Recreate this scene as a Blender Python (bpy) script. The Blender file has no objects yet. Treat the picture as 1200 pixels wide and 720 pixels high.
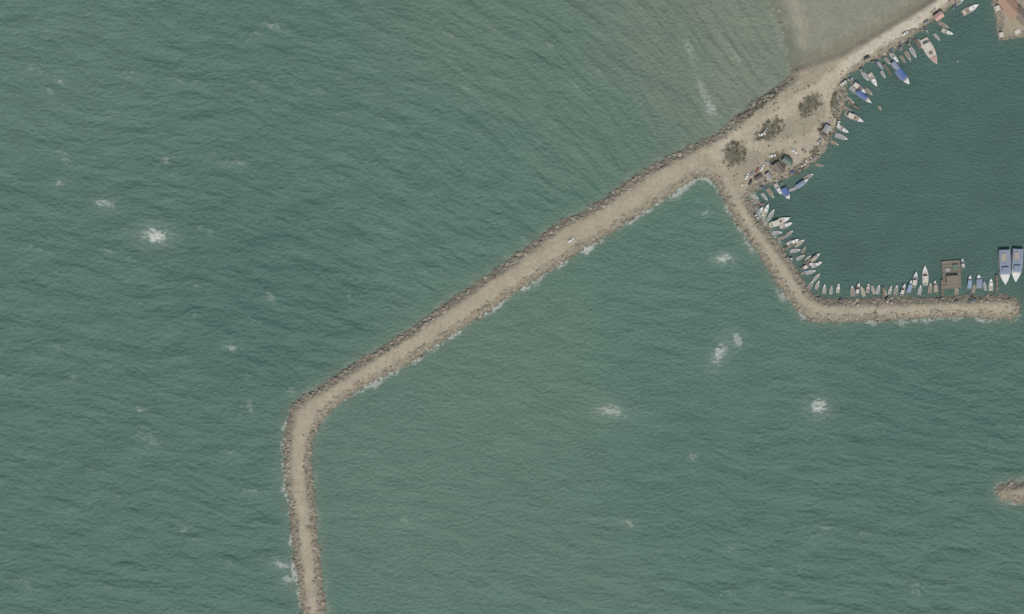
import bpy, math, random
import numpy as np
random.seed(4); rng=np.random.RandomState(11)
S=0.6                     # metres per map unit
def W(px,py): return ((px-600.0)*S,(360.0-py)*S)
def lin(c):
    c=np.asarray(c,dtype=np.float64)/255.0
    return np.where(c<=0.04045,c/12.92,((c+0.055)/1.055)**2.4)
K=1.0   # radiance of a white diffuse horizontal surface
def alb(c): return np.clip(lin(c)/K,0,0.9)
def sstep(a,b,x):
    t=np.clip((x-a)/(b-a),0,1); return t*t*(3-2*t)
# ---------- noise
ANG=rng.rand(256,256)*2*np.pi
GX=np.cos(ANG).astype(np.float32); GY=np.sin(ANG).astype(np.float32)
def perlin(x,y):
    x=np.asarray(x,dtype=np.float32); y=np.asarray(y,dtype=np.float32)
    xi=np.floor(x).astype(np.int32); yi=np.floor(y).astype(np.int32)
    xf=x-xi; yf=y-yi
    def g(ix,iy,dx,dy):
        a=ix&255; b=iy&255
        return GX[a,b]*dx+GY[a,b]*dy
    u=xf*xf*xf*(xf*(xf*6-15)+10); v=yf*yf*yf*(yf*(yf*6-15)+10)
    n00=g(xi,yi,xf,yf); n10=g(xi+1,yi,xf-1,yf); n01=g(xi,yi+1,xf,yf-1); n11=g(xi+1,yi+1,xf-1,yf-1)
    return ((n00*(1-u)+n10*u)*(1-v)+(n01*(1-u)+n11*u)*v)*1.5
def fbm(x,y,o=4):
    r=0;a=1.0
    for i in range(o):
        r=r+a*perlin(x*2**i+17.3*i,y*2**i+5.1*i); a*=0.5
    return r
# ---------- outlines (map units)
MAIN=[(352,900),(357,760),(354,720),(350,690),(346,660),(343,635),(341,610),(337,585),(333,560),(332,535),(334,510),(337,490),(342,475),(354,464),
(372,454),(400,436),(440,411),(480,386),(520,357),(560,330),(600,302),(640,272),(655,261),(700,238),(740,209),(780,185),(815,168),(840,157),
(852,146),(866,133),(890,114),(915,98),(926,88),(924,70),(917,45),(908,20),(900,0),(885,-60),(860,-200),(840,-900),(3500,-900),(3500,120),(1500,60),(1240,50),(1203,44),(1176,47),(1168,34),(1165,8),(1158,-12),(1146,-16),(1128,0),
(1113,9),(1098,20),(1082,34),(1066,46),(1052,56),(1036,66),(1020,73),(1004,82),(992,90),(990,104),(992,118),(986,135),(980,150),(972,165),(966,178),(955,190),(940,200),(925,208),(905,214),
(885,222),(878,232),(884,246),(892,259),(902,272),(913,286),(924,300),(934,316),(943,331),(952,344),(966,350),(1000,351),(1030,350),(1060,349),(1090,348),(1120,347),(1150,347),(1175,345),
(1190,348),(1196,358),(1194,368),(1186,374),(1160,374),(1130,372),(1100,372),(1070,374),(1040,375),(1010,376),(985,378),(960,377),(943,372),(930,360),(918,342),(908,328),(898,312),(888,297),(876,280),(864,262),(853,244),(845,228),(838,214),
(828,207),(818,208),(806,215),(790,226),(775,236),(740,257),(710,277),(680,294),(640,320),(600,345),(560,373),(530,392),(500,412),(470,432),(440,446),(415,460),(396,474),(382,487),(372,502),(366,520),(365,545),(367,570),(370,600),(373,630),(375,655),(378,685),(382,720),(386,760),(390,900)]
ISLET=[(1167,577),(1172,568),(1190,564),(1215,566),(1228,578),(1212,590),(1186,589),(1172,585)]
HARB=[(870,190),(893,240),(945,345),(970,362),(1195,360),(1195,-20),(1120,-5),(1000,70),(985,130),(950,190)]
def sdf_poly(px,py,poly):
    P=np.array(poly,dtype=np.float32); n=len(P)
    d=np.full(px.shape,1e12,dtype=np.float32); ins=np.zeros(px.shape,dtype=bool)
    for i in range(n):
        ax,ay=P[i]; bx,by=P[(i+1)%n]
        ex=bx-ax; ey=by-ay
        wx=px-ax; wy=py-ay
        t=np.clip((wx*ex+wy*ey)/(ex*ex+ey*ey),0,1)
        dd=(wx-ex*t)**2+(wy-ey*t)**2
        d=np.minimum(d,dd)
        if ay!=by:
            c=((ay>py)!=(by>py))&(px<(bx-ax)*(py-ay)/(by-ay)+ax)
            ins^=c
    return np.where(ins,1,-1)*np.sqrt(d)
def sdf_exact(px,py):
    px=px.astype(np.float32); py=py.astype(np.float32)
    return np.maximum(sdf_poly(px,py,MAIN),sdf_poly(px,py,ISLET))
TX0,TX1,TY0,TY1,TS=-120.0,1320.0,-120.0,840.0,1.5
tx=np.arange(TX0,TX1+0.1,TS); ty=np.arange(TY0,TY1+0.1,TS)
TGX,TGY=np.meshgrid(tx,ty)
TAB=sdf_exact(TGX,TGY)
def sdf(px,py):
    px=np.asarray(px,dtype=np.float64); py=np.asarray(py,dtype=np.float64)
    ing=(px>TX0)&(px<TX1-TS)&(py>TY0)&(py<TY1-TS)
    out=np.empty(px.shape)
    fx=(px[ing]-TX0)/TS; fy=(py[ing]-TY0)/TS
    ix=np.minimum(fx.astype(int),len(tx)-2); iy=np.minimum(fy.astype(int),len(ty)-2); fx=fx-ix; fy=fy-iy
    out[ing]=(TAB[iy,ix]*(1-fx)+TAB[iy,ix+1]*fx)*(1-fy)+(TAB[iy+1,ix]*(1-fx)+TAB[iy+1,ix+1]*fx)*fy
    o=~ing
    if o.any(): out[o]=sdf_exact(px[o],py[o])
    # ragged natural outline
    out=out+1.5*fbm(px/9.0,py/9.0,3)
    return out
def pdist(px,py,line):
    d=np.full(px.shape,1e12)
    for (ax,ay),(bx,by) in zip(line[:-1],line[1:]):
        ex=bx-ax;ey=by-ay
        t=np.clip(((px-ax)*ex+(py-ay)*ey)/(ex*ex+ey*ey),0,1)
        d=np.minimum(d,(px-ax-ex*t)**2+(py-ay-ey*t)**2)
    return np.sqrt(d)
def cl_y(px): return np.interp(px,[345,420,540,650,740,830,920,1000,1110],[480,436,362,282,228,180,100,72,0])
def beach_mask(px,py):
    road=np.interp(px,[880,925,985,1040,1110,1200],[110,86,66,34,-8,-70])
    return sstep(4,-6,py-road)*sstep(870,890,px)

# ---------- materials
def newmat(name):
    m=bpy.data.materials.new(name); m.use_nodes=True
    nt=m.node_tree; b=nt.nodes['Principled BSDF']; return m,nt,b
def paint(name,col,rough=0.5,metal=0.0,var=0.25,scale=1.5):
    if name in bpy.data.materials: return bpy.data.materials[name]
    m,nt,b=newmat(name)
    tc=nt.nodes.new('ShaderNodeTexCoord'); n=nt.nodes.new('ShaderNodeTexNoise'); n.inputs['Scale'].default_value=scale; n.inputs['Detail'].default_value=5
    r=nt.nodes.new('ShaderNodeValToRGB')
    c=np.array(col)
    r.color_ramp.elements[0].position=0.3; r.color_ramp.elements[1].position=0.7
    r.color_ramp.elements[0].color=(*(c*(1-var)),1); r.color_ramp.elements[1].color=(*np.minimum(c*(1+var*0.4),0.9),1)
    nt.links.new(tc.outputs['Object'],n.inputs['Vector']); nt.links.new(n.outputs['Fac'],r.inputs['Fac']); nt.links.new(r.outputs['Color'],b.inputs['Base Color'])
    b.inputs['Roughness'].default_value=rough; b.inputs['Metallic'].default_value=metal
    return m
def attr_mat(name,rough,nscale,namp,bump,bscale,bdist=0.3):
    m,nt,b=newmat(name)
    a=nt.nodes.new('ShaderNodeAttribute'); a.attribute_name='Col'
    tc=nt.nodes.new('ShaderNodeTexCoord')
    n=nt.nodes.new('ShaderNodeTexNoise'); n.inputs['Scale'].default_value=nscale; n.inputs['Detail'].default_value=6; n.inputs['Roughness'].default_value=0.65
    mr=nt.nodes.new('ShaderNodeMapRange'); mr.inputs['From Min'].default_value=0.25; mr.inputs['From Max'].default_value=0.75
    mr.inputs['To Min'].default_value=1-namp; mr.inputs['To Max'].default_value=1+namp
    mx=nt.nodes.new('ShaderNodeVectorMath'); mx.operation='SCALE'
    nt.links.new(tc.outputs['Object'],n.inputs['Vector']); nt.links.new(n.outputs['Fac'],mr.inputs['Value'])
    nt.links.new(a.outputs['Color'],mx.inputs[0]); nt.links.new(mr.outputs['Result'],mx.inputs['Scale']); nt.links.new(mx.outputs['Vector'],b.inputs['Base Color'])
    n2=nt.nodes.new('ShaderNodeTexNoise'); n2.inputs['Scale'].default_value=bscale; n2.inputs['Detail'].default_value=5
    bp=nt.nodes.new('ShaderNodeBump'); bp.inputs['Strength'].default_value=bump; bp.inputs['Distance'].default_value=bdist
    nt.links.new(tc.outputs['Object'],n2.inputs['Vector']); nt.links.new(n2.outputs['Fac'],bp.inputs['Height']); nt.links.new(bp.outputs['Normal'],b.inputs['Normal'])
    b.inputs['Roughness'].default_value=rough
    return m
def grid_obj(name,xs,ys,Z,COL,mat,keep=None,extra=None,smooth=True):
    nx=len(xs); ny=len(ys)
    X,Y=np.meshgrid((xs-600)*S,(360-ys)*S)
    co=np.stack([X,Y,Z],-1).reshape(-1,3).astype(np.float32)
    idx=np.arange(nx*ny).reshape(ny,nx)
    q=np.stack([idx[1:,:-1],idx[1:,1:],idx[:-1,1:],idx[:-1,:-1]],-1).reshape(-1,4)
    col=COL.reshape(-1,3)
    ex=extra.reshape(-1) if extra is not None else None
    if keep is not None:
        k=keep.reshape(-1); q=q[k[q].any(1)]
        used=np.unique(q); rem=-np.ones(nx*ny,dtype=np.int64); rem[used]=np.arange(len(used))
        q=rem[q]; co=co[used]; col=col[used]
        if ex is not None: ex=ex[used]
    return raw_mesh(name,co,q,col,mat,ex,smooth)
def raw_mesh(name,co,q,col,mat,ex=None,smooth=True):
    me=bpy.data.meshes.new(name); n=q.shape[1]
    me.vertices.add(len(co)); me.vertices.foreach_set('co',co.astype(np.float32).ravel())
    me.loops.add(q.size); me.loops.foreach_set('vertex_index',q.astype(np.int32).ravel())
    me.polygons.add(len(q)); me.polygons.foreach_set('loop_start',np.arange(0,q.size,n,dtype=np.int32))
    try: me.polygons.foreach_set('loop_total',np.full(len(q),n,dtype=np.int32))
    except Exception: pass
    me.polygons.foreach_set('use_smooth',np.full(len(q),smooth,dtype=bool))
    me.update(calc_edges=True)
    a=me.color_attributes.new('Col','FLOAT_COLOR','POINT')
    c=np.ones((len(co),4),dtype=np.float32); c[:,:3]=col
    a.data.foreach_set('color',c.ravel())
    if ex is not None:
        f=me.attributes.new('foam','FLOAT','POINT'); f.data.foreach_set('value',ex.astype(np.float32))
    me.materials.append(mat)
    ob=bpy.data.objects.new(name,me); bpy.context.scene.collection.objects.link(ob); return ob

# ---------- SEA
def ext(lo,hi,step,far,g=1.35):
    c=np.arange(lo,hi+step*0.5,step); s=step; L=[];v=lo
    while v>lo-far: s*=g; v-=s; L.append(v)
    s=step; v=hi; R=[]
    while v<hi+far: s*=g; v+=s; R.append(v)
    return np.array(L[::-1]+list(c)+R)
xs=ext(-40,1240,1.0,25000); ys=ext(-40,760,1.0,25000)
U,V=np.meshgrid(xs,ys)
d=sdf(U,V)*S                          # metres, + inside land
fade=sstep(900,100,np.maximum(np.maximum(-U,U-1200),np.maximum(-V,V-720)))
uu=np.arange(-600,1300,2.0); aa=np.radians(12+43*np.clip((uu-330)/520,0,1)**1.0)
Ft=np.cumsum(np.tan(aa))*2.0
F=np.interp(U,uu,Ft)
wx=fbm(U/170+3,V/170+9,2)*12
def swell(phi,psi,l):
    z=perlin(psi/(4.2*l)+61,phi/(1.9*l)+3)
    a=perlin(psi/(3.0*l),phi/l)
    b=perlin(psi/(1.5*l)+31,phi/(0.55*l)+7)
    c=perlin(psi/(0.8*l)+11,phi/(0.32*l)+77)
    e=perlin(psi/(0.42*l)+41,phi/(0.2*l)+17)
    return z*1.7+a*1.05+0.55*b+0.38*c+0.2*e
so=swell(V-F*0.98+wx,U+0.3*V,12.0)
si=swell(V-0.2*U+wx*0.9+6*np.sin(U/160.0),U+0.2*V,10.5)
side_open=((V<cl_y(U))&(U<1110))|(U<352+ (V-480)*0.08*(V>480))
amp_in=0.5+0.5*sstep(350,620,0.45*(U-380)+0.75*(V-250))
har=sdf_poly(U.astype(np.float32),V.astype(np.float32),HARB)>0
har=np.where(U>1190,sstep(385,350,V)*(V>-20),har.astype(float))
chop=fbm(U/5.5,V/4.0,3)
chop2=perlin(U/2.6+9,V/1.9+3)
big=fbm(U/60+50,V/45,3)
gust=fbm(U/35+20,V/26+4,3)
Hs=np.where(side_open,so*(0.9+0.45*gust),si*amp_in*(0.9+0.45*gust))
Z=0.46*Hs*(1-har)+ (0.15*chop+0.06*chop2)*(1-0.72*har)
shore=sstep(0,14,-d)
Z=Z*(0.35+0.65*shore)*fade
# colour: turbidity zones
CP=[(50,50,90,117,106),(300,100,86,114,103),(600,50,95,118,105),(790,80,107,123,108),(880,40,120,130,113),(100,350,84,113,102),(300,350,77,108,98),(550,230,85,115,103),
(700,160,92,118,104),(100,650,83,112,101),(280,600,83,112,102),(450,550,92,118,105),(600,400,93,119,104),(740,300,86,116,103),(850,550,82,112,101),(1100,470,77,108,98),(1100,650,82,111,100),(650,680,89,116,103),(860,380,84,114,102)]
num=np.zeros(U.shape+(3,)); den=np.zeros(U.shape)
Uw=U+25*fbm(U/90,V/90,3); Vw=V+25*fbm(U/90+40,V/90+40,3)
for cx,cy,r,g,b in CP:
    w=1/(((np.clip(Uw,-100,1300)-cx)**2+(np.clip(Vw,-100,820)-cy)**2)/1e4+0.25)**2
    num+=w[...,None]*alb((r,g,b)); den+=w
C=num/den[...,None]*np.array([0.98,0.985,0.97])
hc=alb((70,98,90))*(1+0.05*big)[...,None]
C=C*(1-har[...,None])+hc*har[...,None]
mott=1+0.05*fbm(U/30+7,V/16,4)+0.03*big+0.05*fbm(U/5+3,V/3.2,3)*(1-.6*har)
C*=mott[...,None]
nearsh=sstep(9,0,-d)*(1-har*0.6)
C=C*(1-0.35*nearsh[...,None])+alb((116,124,105))*0.35*nearsh[...,None]
# foam
fn=fbm(U/3.2,V/2.6,4); fl=fbm(U/22,V/22+5,3)
south=(~side_open)&(U>390)&(U<835)&(V<470)
west=side_open&(U<360)&(V>480)
inner=(~side_open)&(har<0.5)&(U>835)&(V<400)
sstr=0.12+0.0*U
sstr=np.where(south,0.62+0.25*np.exp(-((U-620)/80)**2),sstr); sstr=np.where(west,0.62,sstr); sstr=np.where(inner,0.5,sstr); sstr=np.where(har>0.5,0.0,sstr)
wdt=np.clip(3.0+4.2*fl,0.8,7)
foam=sstr*sstep(wdt,wdt*0.3,-d)*sstep(-0.3,0.55,fn+0.9*fl)*1.15
foam=np.where(U>1150,foam+0.4*sstep(3,0,-d)*sstep(-.1,.4,fn)*(V>500),foam)
caps=[(182,277,14,9,1.0,10),(123,238,11,6,.5,10),(70,215,3,6,.4,70),(70,97,6,2.5,.45,10),(330,662,10,4,.8,15),(337,680,6,7,.5,60),(270,407,9,3,.45,20),(292,476,6,3,.4,60),
(848,303,9,5,.9,0),(843,415,7,14,.8,20),(864,398,5,8,.6,0),(960,478,9,9,1.0,80),(715,481,19,7,.55,5),(826,250,6,2.5,.5,0),(832,125,6,14,.5,-25),(822,105,4,16,.3,-20),(808,60,4,18,.25,-20),(320,30,8,3,.35,15),
(165,480,6,3,.3,20),(85,443,5,3,.3,0),(472,610,6,3,.3,10),(812,535,6,3,.3,15),(858,643,6,3,.35,0),(735,612,7,4,.3,25),(195,187,5,3,.3,0),(215,620,6,3,.25,30)]
fn2=fbm(U/5.5+70,V/2.4,4); fn3=fbm(U/2.2+30,V/2.0,2)
for cx,cy,rx,ry,s,an in caps:
    R_=max(rx,ry)*4+10
    i0,i1=np.searchsorted(xs,[cx-R_,cx+R_]); j0,j1=np.searchsorted(ys,[cy-R_,cy+R_]); sl_=(slice(j0,j1),slice(i0,i1))
    u_=U[sl_]; v_=V[sl_]
    a=math.radians(an); Uq=u_+3*fbm(u_/8,v_/8+cx,2); Vq=v_+3*fbm(u_/8+cy,v_/8,2)
    du=(Uq-cx)*math.cos(a)+(Vq-cy)*math.sin(a); dv=-(Uq-cx)*math.sin(a)+(Vq-cy)*math.cos(a)
    g=np.exp(-(du/rx)**2-(dv/ry)**2)
    foam[sl_]+=0.85*s*sstep(0.2,1.1,g+0.5*fn2[sl_]+0.25*fn3[sl_])*sstep(0.03,0.6,g)+0.22*s*np.exp(-((du)/(rx*1.7))**2-((dv)/(ry*1.8))**2)*(0.7+0.6*fn2[sl_])
foam=foam+0.2*sstep(1.2,2.0,Hs*0.8+0.6*fn2+0.4*fl)*(1-har)*fade
foam=np.clip(foam,0,1)
C=C*(1-foam[...,None])+foam[...,None]*np.array([0.50,0.52,0.47])
m,nt,b=newmat('sea_water')
a=nt.nodes.new('ShaderNodeAttribute'); a.attribute_name='Col'
fa=nt.nodes.new('ShaderNodeAttribute'); fa.attribute_name='foam'
tc=nt.nodes.new('ShaderNodeTexCoord')
mp=nt.nodes.new('ShaderNodeMapping'); mp.inputs['Scale'].default_value=(0.65,1.0,1.0); mp.inputs['Rotation'].default_value=(0,0,0.25)
n=nt.nodes.new('ShaderNodeTexNoise'); n.inputs['Scale'].default_value=0.5; n.inputs['Detail'].default_value=5; n.inputs['Roughness'].default_value=0.7
bp=nt.nodes.new('ShaderNodeBump'); bp.inputs['Strength'].default_value=1.0; bp.inputs['Distance'].default_value=1.0
nt.links.new(tc.outputs['Object'],mp.inputs['Vector']); nt.links.new(mp.outputs['Vector'],n.inputs['Vector']); nt.links.new(n.outputs['Fac'],bp.inputs['Height'])
nt.links.new(bp.outputs['Normal'],b.inputs['Normal']); nt.links.new(a.outputs['Color'],b.inputs['Base Color'])
mr=nt.nodes.new('ShaderNodeMapRange'); mr.inputs['To Min'].default_value=0.3; mr.inputs['To Max'].default_value=0.9
nt.links.new(fa.outputs['Fac'],mr.inputs['Value']); nt.links.new(mr.outputs['Result'],b.inputs['Roughness'])
b.inputs['IOR'].default_value=1.33
grid_obj('sea_water',xs,ys,Z,C,m,None,foam)

# ---------- LAND (breakwaters, quay, beach) : one ground sheet
xs=ext(322,1240,1.0,2400,1.5); ys=ext(-60,790,1.0,900,1.5)
U,V=np.meshgrid(xs,ys)
d=sdf(U,V)*S
bm_=beach_mask(U,V)
def land_h(U,V,d,bm_):
    hr=np.where(d>0,2.7*sstep(-1.5,7.0,d)-0.22,d*0.6-0.0)
    hb=np.where(d>0,0.05*np.minimum(d,30),d*0.12)
    return hr*(1-bm_)+hb*bm_
Zl=land_h(U,V,d,bm_)
rough=sstep(6.5,2.5,d)*(1-bm_)
Zl=Zl+fbm(U/3.0,V/3.0,3)*(0.10+0.35*rough)+0.12*fbm(U/15,V/15,3)*sstep(0,3,d)
base=alb((138,131,114))[None,None,:]*np.ones(U.shape+(1,))
crown=sstep(3.8,7.5,d+1.5*fbm(U/14,V/14,3))
base=base*(1-crown[...,None])+alb((157,147,127))*crown[...,None]
plaza=sstep(830,860,U)*sstep(12,18,d)*(1-bm_)
base=base*(1-0.5*plaza[...,None])+alb((146,138,119))*0.5*plaza[...,None]
tracks=[([(1125,-10),(1075,24),(1040,46),(985,80),(962,102),(930,122),(890,140),(850,168),(815,190),(740,235),(650,293),(540,368),(400,455),(355,490),(350,560),(362,650),(372,800)],(172,161,140),7,0.4),
 ([(1160,-45),(1075,24),(1040,44),(1000,70),(975,92)],(186,179,161),5.5,0.95),
 ([(985,84),(962,104),(940,116),(905,142),(868,160),(838,180)],(178,167,146),9,0.7),
 ([(966,104),(978,128),(966,150),(948,172),(925,186)],(177,166,146),9,0.7),
 ([(840,180),(848,205),(860,235),(885,272),(915,318),(938,350),(968,363),(1185,361)],(169,159,139),6,0.55),
 ([(880,172),(912,172),(940,165)],(173,163,143),7,0.7)]
for ln,c,w,s in tracks:
    k=s*sstep(w*1.35,w*0.5,pdist(U,V,ln)+2.2*fbm(U/9+3,V/9,3))
    base=base*(1-k[...,None])+alb(c)*k[...,None]
PATCH=[(948,123,9,14,35),(902,152,17,9,-30),(860,180,12,13,0),(914,190,12,10,0),(979,122,6,13,5),(967,154,8,9,0),(935,200,9,5,-30),(880,130,22,5,-38),(955,178,6,6,0),(1002,98,8,4,-30),(1030,78,10,3.5,-30),(905,112,16,4,-38)]
scrub=np.zeros(U.shape)
for cx,cy,rx,ry,an in PATCH:
    a=math.radians(an); du=(U-cx)*math.cos(a)+(V-cy)*math.sin(a); dv=-(U-cx)*math.sin(a)+(V-cy)*math.cos(a)
    g=np.sqrt((du/rx)**2+(dv/ry)**2)
    scrub=np.maximum(scrub,sstep(1.25,0.8,g+0.5*fbm(U/6,V/6,3)))
base=base*(1-0.9*scrub[...,None])+alb((101,98,82))*0.9*scrub[...,None]
# beach / mud flat
bc=alb((134,134,117))[None,None,:]*np.ones(U.shape+(1,))
lightk=sstep(16,1,pdist(U,V,[(905,-80),(925,0),(938,45)])+5*fbm(U/14,V/14,4))*0.45
bc=bc*(1-lightk[...,None])+alb((160,156,138))*lightk[...,None]
wet=sstep(16,1,d+4*fbm(U/20,V/20,3))
bc=bc*(1-wet[...,None])+alb((112,117,101))*wet[...,None]
edge=sstep(12,2,pdist(U,V,[(925,88),(950,68),(975,62),(1040,28),(1100,-10)])+4*fbm(U/8,V/8,3))*0.6
bc=bc*(1-edge[...,None])+alb((120,115,97))*edge[...,None]
base=base*(1-bm_[...,None])+bc*bm_[...,None]
wetr=sstep(2.5,0,d)*(1-bm_)
base*=(1-0.3*wetr)[...,None]
base*=(1+0.08*fbm(U/18,V/18,4)+0.12*fbm(U/4,V/4,3))[...,None]
k=np.exp(-((U-361)/3)**2-((V-617)/3)**2)*0.5; base*=(1-k)[...,None]
lm=attr_mat('gravel_ground',0.95,1.3,0.2,0.6,1.6,0.3)
grid_obj('ground',xs,ys,Zl,np.clip(base,0.01,0.8),lm,d>-6)

# ---------- ROCKS
def ico():
    t=(1+5**0.5)/2
    v=np.array([(-1,t,0),(1,t,0),(-1,-t,0),(1,-t,0),(0,-1,t),(0,1,t),(0,-1,-t),(0,1,-t),(t,0,-1),(t,0,1),(-t,0,-1),(-t,0,1)],dtype=float)
    v/=np.linalg.norm(v[0])
    f=np.array([(0,11,5),(0,5,1),(0,1,7),(0,7,10),(0,10,11),(1,5,9),(5,11,4),(11,10,2),(10,7,6),(7,1,8),(3,9,4),(3,4,2),(3,2,6),(3,6,8),(3,8,9),(4,9,5),(2,4,11),(6,2,10),(8,6,7),(9,8,1)])
    return v,f
IV,IF=ico()
def scatter(name,px,py,z,size,col,mat,flat=0.65):
    n=len(px)
    v=IV[None]*(1+0.22*rng.randn(n,12,1))
    sc=np.stack([size*rng.uniform(.75,1.3,n),size*rng.uniform(.7,1.1,n),size*flat*rng.uniform(.7,1.1,n)],-1)
    v=v*sc[:,None]
    a=rng.rand(n)*6.28; ca=np.cos(a)[:,None]; sa=np.sin(a)[:,None]
    x=v[...,0]*ca-v[...,1]*sa; y=v[...,0]*sa+v[...,1]*ca
    X,Y=W(px,py)
    co=np.stack([x+X[:,None],y+Y[:,None],v[...,2]+z[:,None]],-1).reshape(-1,3)
    f=(IF[None]+12*np.arange(n)[:,None,None]).reshape(-1,3)
    return raw_mesh(name,co,f,np.repeat(col,12,axis=0),mat,None,False)
N=500000
rx=rng.uniform(322,1225,N); ry=rng.uniform(-20,760,N)
rd=sdf(rx,ry)*S; rb=beach_mask(rx,ry)
hin=(sdf_poly(rx.astype(np.float32),ry.astype(np.float32),HARB)>0)
p=np.where((rd>-1.6)&(rd<5.4),0.30,0.0); p=np.where((rd>=5.4)&(rd<9),0.02,p)
p=p*np.where(hin,0.6,1)*np.where(rb>0.5,0.10,1)*np.clip(1+0.4*fbm(rx/12,ry/12,2),0.2,2)
k=(rng.rand(N)<p*0.55); rx=rx[k];ry=ry[k];rd=rd[k];rb=rb[k]
rz=land_h(rx,ry,rd,rb)+0.08
sz=np.clip(rng.lognormal(-0.22,0.33,len(rx)),0.35,1.5)*np.where(rd>5.4,0.5,1)
c0=alb((148,141,125))[None]*rng.uniform(0.6,1.25,(len(rx),1))*(1+0.03*rng.randn(len(rx),3))
wetk=sstep(0.9,-0.6,rd)[:,None]
c0=c0*(1-0.4*wetk)
rm=attr_mat('armour_stone',0.9,2.5,0.15,0.4,3.0,0.15)
scatter('breakwater_rocks',rx,ry,rz,sz,np.clip(c0,.02,.8),rm)
print('ROCKS',len(rx))
M_=60000; qx=rng.uniform(835,1010,M_); qy=rng.uniform(80,215,M_)
qd=sdf(qx,qy)*S; kk=(qd>4)&(beach_mask(qx,qy)<.2)&(pdist(qx,qy,tracks[2][0])>7)&(pdist(qx,qy,tracks[3][0])>6)
pr=sstep(0.1,0.9,fbm(qx/11,qy/11,3))*0.07
kk&=rng.rand(M_)<pr; qx=qx[kk];qy=qy[kk];qd=qd[kk]
scatter('rubble',qx,qy,land_h(qx,qy,qd,0*qd),rng.uniform(.2,.8,len(qx)),alb((136,129,113))[None]*rng.uniform(.3,1.25,(len(qx),1)),rm)

# ---------- SCRUB : leaf clumps
pp=[]
for cx,cy,ax,ay,an in PATCH:
    n=int(ax*ay*1.8)
    r=np.sqrt(rng.rand(n))*1.15; t=rng.rand(n)*6.28; du=r*np.cos(t)*ax; dv=r*np.sin(t)*ay; a=math.radians(an)
    pp.append(np.stack([cx+du*math.cos(a)-dv*math.sin(a),cy+du*math.sin(a)+dv*math.cos(a)],-1))
pp=np.concatenate(pp); kk=fbm(pp[:,0]/5,pp[:,1]/5,3)>0.12; pp=pp[kk]
pd=sdf(pp[:,0],pp[:,1])*S; kk=pd>1; pp=pp[kk]; pd=pd[kk]
def bushes(name,P,z0,R):
    co=[];fa=[];cl=[]
    X,Y=W(P[:,0],P[:,1]); o=0
    for i in range(len(P)):
        n=22; rr=R[i]
        u=rng.randn(n,3); u/=np.linalg.norm(u,axis=1)[:,None]; u[:,2]=abs(u[:,2])
        c=u*rr*rng.uniform(.5,1.1,(n,1))*np.array([1,1,.6])+np.array([X[i],Y[i],z0[i]])
        t1=rng.randn(n,3); t1[:,2]*=.5; t1/=np.linalg.norm(t1,axis=1)[:,None]; t2=np.cross(t1,u+0.4*rng.randn(n,3)); t2/=np.linalg.norm(t2,axis=1)[:,None]+1e-6
        s=rr*0.3
        q=np.stack([c-t1*s,c+t2*s*.6,c+t1*s,c-t2*s*.6],1).reshape(-1,3)
        co.append(q); fa.append(np.arange(4*n).reshape(n,4)+o); o+=4*n
        cl.append(np.repeat(np.array([[.13,.125,.085]])*rng.uniform(.6,1.3)*np.ones((n,1))*rng.uniform(.7,1.3,(n,1)),4,axis=0))
    return raw_mesh(name,np.concatenate(co),np.concatenate(fa),np.concatenate(cl),attr_mat('dry_scrub_leaves',0.9,2,0.2,0.1,3),None,False)
bushes('scrub',pp,land_h(pp[:,0],pp[:,1],pd,np.zeros(len(pp))),rng.uniform(.3,0.9,len(pp)))

# ---------- mesh builder for boats, cars, sheds
class MB:
    def __init__(s): s.v=[];s.f=[];s.m=[];s.mats=[]
    def mi(s,mat):
        if mat not in s.mats: s.mats.append(mat)
        return s.mats.index(mat)
    def add(s,vs,fs,mat):
        o=len(s.v); s.v+=list(vs); k=s.mi(mat)
        for f in fs: s.f.append([o+i for i in f]); s.m.append(k)
    def box(s,x0,x1,y0,y1,z0,z1,mat,tx=0.0,ty=0.0):
        vs=[(x0,y0,z0),(x1,y0,z0),(x1,y1,z0),(x0,y1,z0),(x0+tx,y0+ty,z1),(x1-tx,y0+ty,z1),(x1-tx,y1-ty,z1),(x0+tx,y1-ty,z1)]
        s.add(vs,[(0,3,2,1),(4,5,6,7),(0,1,5,4),(1,2,6,5),(2,3,7,6),(3,0,4,7)],mat)
    def cyl(s,p,q,r,mat,n=8,r2=None):
        from mathutils import Vector
        p=Vector(p);q=Vector(q);d=(q-p).normalized(); a=d.orthogonal().normalized(); b=d.cross(a); r2=r if r2 is None else r2
        vs=[tuple(p+r*(a*math.cos(2*math.pi*i/n)+b*math.sin(2*math.pi*i/n))) for i in range(n)]+[tuple(q+r2*(a*math.cos(2*math.pi*i/n)+b*math.sin(2*math.pi*i/n))) for i in range(n)]
        s.add(vs,[(i,(i+1)%n,n+(i+1)%n,n+i) for i in range(n)]+[tuple(range(n))[::-1],tuple(range(n,2*n))],mat)
    def obj(s,name,loc,rot):
        me=bpy.data.meshes.new(name); me.from_pydata(s.v,[],s.f)
        for mm in s.mats: me.materials.append(mm)
        me.polygons.foreach_set('material_index',s.m); me.update()
        ob=bpy.data.objects.new(name,me); bpy.context.scene.collection.objects.link(ob)
        ob.location=loc; ob.rotation_euler=(0,0,rot); return ob
PC={'white':(.74,.74,.70),'cream':(.58,.54,.45),'blue':(.09,.15,.33),'ltblue':(.25,.34,.44),'red':(.36,.15,.12),'pink':(.52,.33,.28),'green':(.12,.18,.14),'wood':(.25,.20,.15),'grey':(.34,.34,.33),'dark':(.06,.06,.06),'steelblue':(.22,.27,.35),'brown':(.20,.17,.13),'orange':(.36,.23,.16),'tan':(.37,.33,.26)}
def PM(c): return paint('paint_'+c,PC[c],0.5)
GL=paint('tinted_glass',(.04,.05,.06),0.1,0,0.1)
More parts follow.
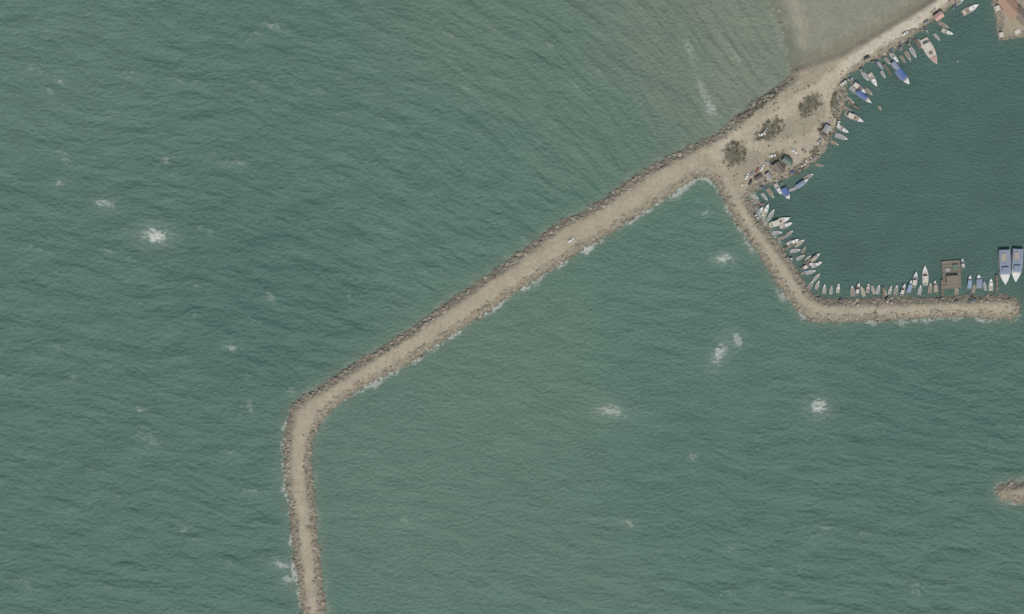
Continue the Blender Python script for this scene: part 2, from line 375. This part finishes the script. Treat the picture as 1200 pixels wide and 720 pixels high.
def hull(mb,L,B,Hh,hc,gc,dc,transom=0.8,bowp=1.7,deckd=0.35,fore=0.0):
    n=14
    def w(t):
        if t<0.4: return transom+(1-transom)*math.sin(t/0.4*math.pi/2)
        return max(0.0,1-((t-0.4)/0.6)**bowp/1.0)
    out=[]
    for i in range(n+1):
        t=i/n; ww=B/2*w(t); x=-L/2+L*t; sh=Hh*(1+0.45*t**2.2)
        ww=max(ww,0.03)
        g=min(0.14,ww*0.6)
        out.append([(x-0.04*L*t,ww*0.55,-0.35),(x-0.015*L*t,ww*0.9,0.1),(x,ww,sh),(x-0.02,ww-g,sh+0.002),(x-0.03,max(ww-g-0.03,0.005),sh-deckd)])
    V_=[];
    for r in out:
        V_+=[(p[0],p[1],p[2]) for p in r]+[(p[0],-p[1],p[2]) for p in r]
    def I(i,k,sd): return i*10+k+(5 if sd else 0)
    hf=[];gf=[];df=[]
    for i in range(n):
        for k in range(4):
            a=(I(i,k,0),I(i,k+1,0),I(i+1,k+1,0),I(i+1,k,0)); b_=(I(i+1,k,1),I(i+1,k+1,1),I(i,k+1,1),I(i,k,1))
            (gf if k==2 else hf).extend([a,b_])
        df.append((I(i,4,0),I(i,4,1),I(i+1,4,1),I(i+1,4,0)))
        hf.append((I(i,0,1),I(i,0,0),I(i+1,0,0),I(i+1,0,1)))
    hf.append((I(0,0,0),I(0,0,1),I(0,1,1),I(0,2,1),I(0,2,0),I(0,1,0)))
    gf.append((I(0,2,0),I(0,2,1),I(0,3,1),I(0,3,0))); hf.append((I(0,3,0),I(0,3,1),I(0,4,1),I(0,4,0)))
    o=len(mb.v); mb.v+=V_
    for fs,mt in ((hf,hc),(gf,gc),(df,dc)):
        k=mb.mi(mt)
        for f in fs: mb.f.append([o+j for j in f]); mb.m.append(k)
    if fore>0:
        i0=int(n*(1-fore)); tp=[out[i] for i in range(i0,n+1)]
        vs=[(r[3][0],r[3][1]+0.0,r[3][2]+0.03) for r in tp]+[(r[3][0],-r[3][1],r[3][2]+0.03) for r in tp]
        m_=len(tp); mb.add(vs,[(j,m_+j,m_+j+1,j+1) for j in range(m_-1)],hc)
    return w
def boat(kind,px,py,Lp,ang,c1='white',c2='wood',Wp=None):
    L=Lp*S; B=(Wp*S if Wp else max(1.8,L*0.34)); mb=MB(); H1=PM(c1); D=PM(c2); name='fishing_boat'
    if kind=='open':
        name='rowing_boat'; hull(mb,L,B,0.55,H1,H1,D,0.75,1.8,0.32,0.18)
        for t in (-.28,-.02,.2): mb.box(L*t,L*t+0.3,-B*0.42,B*0.42,0.42,0.48,PM('tan'))
        mb.box(-L/2-0.35,-L/2+0.05,-0.2,0.2,0.1,0.95,PM('dark'),0.05,0.05)
    elif kind=='cabin':
        name='motorboat'; hull(mb,L,B,0.85,H1,H1,D,0.85,2.2,0.4,0.42)
        mb.box(-L*0.08,L*0.18,-B*0.34,B*0.34,0.5,1.75,H1,0.22,0.12)
        mb.box(-L*0.07,L*0.205,-B*0.33,B*0.33,1.0,1.5,GL,0.12,0.06)
        mb.box(L*0.18,L*0.33,-B*0.22,B*0.22,0.9,1.25,H1,0.2,0.12)
        mb.box(-L*.42,-L*.3,-B*.35,B*.35,0.45,0.8,PM('cream'))
        mb.box(-L/2-0.4,-L/2+0.02,-0.25,0.25,0.1,1.1,PM('dark'),0.06,0.05)
    elif kind=='fishing':
        hull(mb,L,B,1.0,H1,PM('blue' if c1=='white' else 'white'),D,0.7,1.9,0.45,0.28)
        mb.box(-L*.30,-L*.06,-B*.30,B*.30,0.5,2.6,PM('white'),0.08,0.08)
        mb.box(-L*.295,-L*.055,-B*.31,B*.31,1.6,2.15,GL,0.03,0.02)
        mb.box(-L*.32,-L*.03,-B*.34,B*.34,2.61,2.72,PM('cream'))
        mb.cyl((L*.12,0,.6),(L*.12,0,5.2),.09,PM('wood')); mb.cyl((L*.12,0,2.2),(L*.34,0,3.6),.06,PM('wood'))
        mb.box(-L*.01,L*.09,-B*.2,B*.2,.56,.95,PM('brown'),.08,.1)
        mb.cyl((-L*.4,-B*.25,.95),(-L*.4,B*.25,.95),.35,PM('green'),10)
        mb.cyl((-L*.02,B*.43,.9),(-L*.02,-B*.43,.9),.07,PM('orange'),6)
    elif kind=='canopy':
        hull(mb,L,B,0.8,PM('white'),H1,D,0.8,2.0,0.4,0.25)
        for sx in (-.38,-.05,.18):
            for sy in (-1,1): mb.cyl((L*sx,sy*B*.36,.5),(L*sx,sy*B*.36,2.3),.04,PM('grey'),6)
        n=8; vs=[]
        for i in range(n+1):
            y=-B*.42+B*.84*i/n; z=2.3+.3*math.sin(math.pi*i/n)
            vs+=[(-L*.42,y,z),(-L*.1,y*1.02,z-.06+.05*random.random()),(L*.14,y*.92,z)]
        mb.add(vs,[(3*i+j,3*i+j+1,3*i+j+4,3*i+j+3) for i in range(n) for j in (0,1)],H1)
        mb.box(L*.2,L*.3,-.5,.5,.85,1.25,PM('cream'),.05,.05)
    elif kind=='ferry':
        name='passenger_boat'; hull(mb,L,B,1.5,PM('white'),PM('grey'),D,0.88,2.6,0.4,0.3)
        mb.box(-L*.44,L*.22,-B*.38,B*.38,1.1,3.4,PM('white'),.15,.1)
        mb.box(-L*.435,L*.225,-B*.385,B*.385,2.2,2.9,GL,.1,.05)
        mb.box(-L*.47,L*.2,-B*.43,B*.43,3.41,3.55,H1)
        for i in range(9): mb.box(-L*.45+i*L*.072,-L*.45+i*L*.072+.12,-B*.42,B*.42,3.552,3.62,PM('grey'))
        mb.box(L*.02,L*.14,-B*.24,B*.24,3.62,5.0,PM('white'),.15,.1); mb.box(L*.015,L*.15,-B*.27,B*.27,5.01,5.1,PM('steelblue'))
        mb.box(-L*.38,-L*.16,-B*.3,B*.1,3.63,4.1,PM('tan'),.1,.1)
        mb.cyl((-L*.1,0,3.6),(-L*.1,0,7.5),.1,PM('white'))
    elif kind=='yacht':
        name='sailing_boat'; hull(mb,L,B,0.9,H1,H1,PM('tan'),0.6,1.7,0.25,0.5)
        mb.box(-L*.18,L*.16,-B*.24,B*.24,.6,1.35,H1,.3,.12); mb.box(-L*.12,L*.12,-B*.25,B*.25,.95,1.15,GL,.1,.02)
        mb.cyl((L*.08,0,.8),(L*.08,0,10),.09,PM('grey')); mb.cyl((L*.08,0,2.0),(-L*.36,0,2.0),.16,PM('blue'))
    X,Y=W(px,py)
    return mb.obj(name,(X,Y,0.0),math.radians(ang))
B_=boat
B_('cabin',1137,11,22,30); B_('open',1124,3,12,30,'white','grey'); B_('cabin',1110,38,15,-20,'white','tan'); B_('open',1106,30,13,-25,'cream','wood')
B_('fishing',1090,61,34,-62,'pink','cream',12); B_('open',1070,62,14,-60,'white','grey'); B_('open',1064,66,13,-60,'cream','wood')
B_('canopy',1058,90,24,-50,'blue','grey',10); B_('canopy',1051,80,20,-50,'steelblue','wood',7); B_('cabin',1048,68,15,-50,'white','grey')
B_('cabin',1023,94,18,-60,'white','tan'); B_('open',1014,90,13,-55,'white','grey'); B_('open',1032,78,12,-55,'ltblue','grey')
B_('canopy',1012,114,24,-38,'blue','tan',7); B_('fishing',1006,103,22,-38,'white','wood'); B_('open',1003,108,18,-38,'ltblue','grey'); B_('open',1018,108,12,-40,'cream','wood')
B_('fishing',1001,138,25,-25,'white','tan',8); B_('open',993,128,12,-25,'grey','wood')
B_('cabin',988,152,15,-30,'white','tan'); B_('open',986,161,16,-20,'white','grey'); B_('open',978,168,11,-25,'cream','wood')
B_('open',1031,127,6,-60,'cream','wood'); B_('open',1040,72,10,-50,'white','wood'); B_('open',1078,52,12,-60,'white','wood'); B_('open',1035,88,10,-60,'white','grey'); B_('open',1000,97,12,-45,'white','grey'); B_('open',1058,70,11,-55,'grey','wood')
B_('open',1098,44,11,-50,'cream','grey'); B_('open',996,118,12,-35,'white','wood')
B_('canopy',921,227,16,-60,'blue','grey',9); B_('canopy',940,215,18,35,'steelblue','grey',6); B_('cabin',912,222,15,-60,'white','grey'); B_('open',930,222,12,20,'ltblue','grey')
B_('open',903,227,14,-55,'cream','wood'); B_('open',896,231,11,-50,'white','grey'); B_('open',948,207,12,30,'white','wood'); B_('open',960,194,11,-10,'grey','wood')
for a in [('open',884,231,11,-25,'white','grey'),('open',887,237,12,-30,'cream','wood'),('cabin',897,247,17,65,'white','tan'),('open',904,251,13,60,'white','grey'),('yacht',890,248,14,50,'white','tan'),
 ('fishing',914,260,26,22,'white','cream'),('cabin',921,264,16,20,'white','tan'),('open',904,265,12,15,'cream','wood'),('open',911,273,12,5,'white','grey'),('open',917,279,13,20,'ltblue','wood'),
 ('cabin',929,284,16,25,'white','grey'),('open',937,285,14,35,'white','tan'),('open',932,294,13,10,'white','grey'),('open',942,293,10,60,'grey','wood'),('open',938,302,12,30,'cream','grey'),
 ('canopy',955,302,15,40,'tan','wood'),('cabin',957,310,14,25,'white','grey'),('fishing',946,312,16,30,'white','wood'),('open',950,319,13,15,'white','grey'),('open',942,320,10,30,'ltblue','wood'),('open',957,325,12,50,'cream','grey'),('open',950,334,12,60,'white','wood'),
 ('open',898,259,10,30,'white','wood'),('open',922,291,10,15,'grey','tan'),('open',925,274,11,40,'white','wood'),('open',947,303,10,45,'white','grey'),('open',958,334,11,70,'white','tan')]: B_(*a)
for i,x in enumerate([966,974,982,999,1005,1011,1017,1023,1029,1036,1043,1050,1058]):
    k=['open','open','cabin','open','fishing','open','cabin','open'][i%8]
    B_(k,x,342-random.uniform(0,3)-(2 if k!='open' else 0),random.uniform(11,14) if k!='fishing' else 16,90+random.uniform(-20,20),random.choice(['white','white','cream','white','grey']),random.choice(['wood','grey','tan']))
for a in [('canopy',1066,336,16,75,'ltblue','wood'),('fishing',1072,328,20,80,'white','grey'),('fishing',1084,323,24,92,'white','cream',8),('open',1090,338,13,85,'cream','wood'),('canopy',1096,336,15,95,'tan','wood'),('open',1078,340,12,80,'white','grey'),
 ('fishing',1128,309,13,95,'white','tan'),('canopy',1136,331,17,85,'ltblue','wood'),('canopy',1147,330,17,92,'steelblue','grey',8),('open',1154,335,13,100,'blue','grey'),('cabin',1161,334,15,90,'white','tan'),('open',1141,339,11,80,'cream','wood'),
 ('ferry',1177,313,42,-88,'steelblue','grey',15),('ferry',1191,311,40,-94,'steelblue','grey',14),('open',1121,340,12,90,'white','wood')]: B_(*a)
for a in [('fishing',1172,38,20,100,'green','wood'),('canopy',1183,20,30,-50,'orange','wood',9),('fishing',1195,36,22,30,'white','orange'),('fishing',1170,14,22,-70,'orange','tan')]: B_(*a)
mb=MB(); mb.cyl((0,0,-.3),(0,0,.5),.9,PM('grey'),12,.75); mb.cyl((0,0,.5),(0,0,1.6),.35,PM('orange'),10,.1); mb.obj('mooring_buoy',(*W(1122,72),0),0)
mb=MB(); Lb=20;Wb=13
mb.box(-Lb/2,Lb/2,-Wb/2,Wb/2,-.4,1.1,PM('brown'),.2,.1)
for i in range(20): mb.box(-Lb/2+.4+i*.96,-Lb/2+1.25+i*.96,-Wb/2+.3,Wb/2-.3,1.1,1.17+.03*random.random(),paint('planks_%d'%(i%3),[(.20,.17,.13),(.26,.23,.18),(.16,.14,.11)][i%3],.9))
mb.box(-7,-1,-4,4,1.2,3.8,PM('tan'),.05,.05); mb.box(-7.3,-.7,-4.3,4.3,3.81,3.95,PM('brown')); mb.box(3,7,-4.5,-1,1.2,2.4,PM('green'),.1,.1); mb.box(2,5,1,4.5,1.2,2.0,PM('grey'),.3,.3)
for sx in (-9.5,9.5):
    for sy in (-6,6): mb.cyl((sx,sy,1),(sx,sy,2),.2,PM('dark'))
mb.obj('work_barge',(*W(1115,322),0),math.radians(94))
def jetty(px,py,Lp,ang,w=1.8):
    mb=MB(); L=Lp*S; n=int(L/.5)
    for i in range(n): mb.box(-L/2+i*.5,-L/2+i*.5+.42,-w/2,w/2,1.0,1.1+.02*random.random(),paint('planks_%d'%random.randrange(3),(.22,.18,.13),.9))
    for sy in (-1,1): mb.box(-L/2,L/2,sy*w*.35-.08,sy*w*.35+.08,.85,.995,PM('wood'))
    for i in range(4):
        for sy in (-1,1): mb.cyl((-L/2+.5+i*(L-1)/3,sy*(w/2+.12),-1),(-L/2+.5+i*(L-1)/3,sy*(w/2+.12),1.7),.12,PM('dark'),6)
    mb.obj('wooden_jetty',(*W(px,py),0),math.radians(ang))
for a in [(890,241,14,20),(926,289,16,25),(948,306,14,30),(1035,344,16,90),(1104,338,20,90),(1000,124,16,-30),(1040,82,16,-55),(1168,333,22,90),(1075,52,14,-60)]: jetty(*a)
def shed(px,py,l,w,ang,roof,wall,h=2.6):
    mb=MB(); R=PM(roof); Wl=PM(wall)
    mb.box(-l/2,l/2,-w/2,w/2,-.5,h,Wl)
    for sx in (-1,1): mb.add([(sx*l/2,-w/2,h),(sx*l/2,w/2,h),(sx*l/2,0,h+w*.22)],[(0,1,2)],Wl)
    for sy in (-1,1):
        o=.35
        mb.add([(-l/2-o,sy*(w/2+o),h-.1),(l/2+o,sy*(w/2+o),h-.1),(l/2+o,0,h+w*.22+.05),(-l/2-o,0,h+w*.22+.05),(-l/2-o,sy*(w/2+o),h-.02),(l/2+o,sy*(w/2+o),h-.02),(l/2+o,0,h+w*.22+.13),(-l/2-o,0,h+w*.22+.13)],[(0,1,2,3),(4,5,6,7),(0,1,5,4),(1,2,6,5),(3,0,4,7)],R)
    mb.box(-.5,.5,-w/2-.05,-w/2-.003,0,2.0,PM('dark'))
    for sx in (-.3,.3): mb.box(l*sx-.4,l*sx+.4,-w/2-.06,-w/2-.003,1.1,1.9,GL)
    mb.obj('wooden_shed',(*W(px,py),2.3),math.radians(ang))
shed(912,198,8,5,-55,'brown','wood'); shed(922,189,6,4,-35,'green','wood'); shed(900,207,4,3,-55,'grey','tan'); shed(889,210,5,3.5,30,'brown','wood'); shed(968,152,5,4,60,'grey','wood'); shed(1099,20,6,4,35,'pink','cream')
shed(1182,8,16,9,-50,'orange','tan'); shed(1196,20,12,7,-50,'brown','tan')
def car(px,py,ang,c,z=2.45):
    mb=MB(); Cc=paint('car_paint_'+c,PC[c],.25,0,.05)
    prof=[(-2.15,.35),(-2.2,.8),(-1.95,1.0),(-1.5,1.05),(-1.1,1.45),(.35,1.48),(1.0,1.02),(1.9,.9),(2.15,.7),(2.2,.35)]
    n=len(prof)
    def yw(z): return .85 if z<1.06 else .66
    vs=[(x,yw(zz),zz) for x,zz in prof]+[(x,-yw(zz),zz) for x,zz in prof]
    mb.add(vs,[tuple(range(n)),tuple(range(2*n-1,n-1,-1))]+[(i,n+i,n+(i+1)%n,(i+1)%n) for i in range(n) if i not in (3,5)],Cc)
    mb.add([vs[i] for i in (3,n+3,n+4,4)],[(0,1,2,3)],GL); mb.add([vs[i] for i in (5,n+5,n+6,6)],[(0,1,2,3)],GL)
    for sy in (-1,1): mb.add([(-1.25,sy*.80,1.1),(.85,sy*.80,1.1),(.3,sy*.69,1.42),(-1.0,sy*.69,1.42)],[(0,1,2,3)],GL)
    for sx in (-1.35,1.35):
        for sy in (-1,1): mb.cyl((sx,sy*.66,.33),(sx,sy*.88,.33),.33,PM('dark'),12)
    mb.obj('parked_car',(*W(px,py),z),math.radians(ang))
for a in [(669,282,35,'white'),(893,158,20,'white'),(897,153,60,'grey'),(875,207,70,'white'),(881,204,70,'grey'),(887,200,65,'red'),(893,197,65,'white'),(879,214,70,'dark'),(905,183,10,'white'),(960,165,50,'grey'),(1060,40,35,'white'),(1015,68,30,'dark'),(982,146,80,'white'),
 (930,178,-40,'white'),(942,178,-40,'tan'),(988,98,35,'white'),(1085,27,35,'grey')]: car(*a)
def crates(px,py):
    mb=MB()
    for i in range(random.randint(4,8)):
        x=random.uniform(-2.2,2.2); y=random.uniform(-1.6,1.6); s=random.uniform(.3,.7); h=random.uniform(.4,.9)
        mb.box(x-s,x+s,y-s*.7,y+s*.7,-.2+i*.003,h,PM(random.choice(['wood','tan','white','blue','grey','brown','green'])),.04,.04)
    mb.obj('stacked_crates',(*W(px,py),2.2),random.uniform(0,3))
for x,y in [(900,206),(896,212),(925,203),(937,196),(950,187),(960,172),(972,150),(980,140),(985,110),(995,93),(1010,83),(1025,74),(1045,62),(1065,50),(1085,36),(1100,24),(884,215),(892,219),(915,208),(978,128),(1055,56),(1118,8),(888,255),(925,305),(985,354),(1040,353),(1105,352),(1140,352),
 (900,190),(906,198),(924,196),(930,202),(943,191),(955,184),(964,160),(974,142),(982,118),(872,216),(890,192),(912,214)]:
    crates(x,y)

# ---------- light / camera
EL,AZ=math.radians(56),math.radians(172)
w=bpy.data.worlds.new("World"); bpy.context.scene.world=w; w.use_nodes=True
nt=w.node_tree; sk=nt.nodes.new('ShaderNodeTexSky'); sk.sky_type='NISHITA'; sk.sun_disc=False; sk.sun_elevation=EL; sk.sun_rotation=AZ; sk.air_density=1.2; sk.dust_density=2.0
bg=nt.nodes['Background']; nt.links.new(sk.outputs[0],bg.inputs['Color']); bg.inputs['Strength'].default_value=0.09
sl=bpy.data.lights.new('sun','SUN'); sl.energy=2.75; sl.angle=math.radians(.5); sl.color=(1,.95,.87)
so_=bpy.data.objects.new('sun',sl); bpy.context.scene.collection.objects.link(so_)
from mathutils import Vector
dv=Vector((math.sin(AZ)*math.cos(EL),math.cos(AZ)*math.cos(EL),math.sin(EL)))
so_.rotation_euler=dv.to_track_quat('Z','Y').to_euler()
cam=bpy.data.cameras.new('camera'); co=bpy.data.objects.new('camera',cam); bpy.context.scene.collection.objects.link(co)
cam.sensor_width=36; cam.lens=100; cam.clip_start=10; cam.clip_end=60000
co.location=(0,0,2000); co.rotation_euler=(0,0,0); bpy.context.scene.camera=co
sc=bpy.context.scene; sc.view_settings.view_transform='Standard'; sc.view_settings.look='None'; sc.view_settings.exposure=0
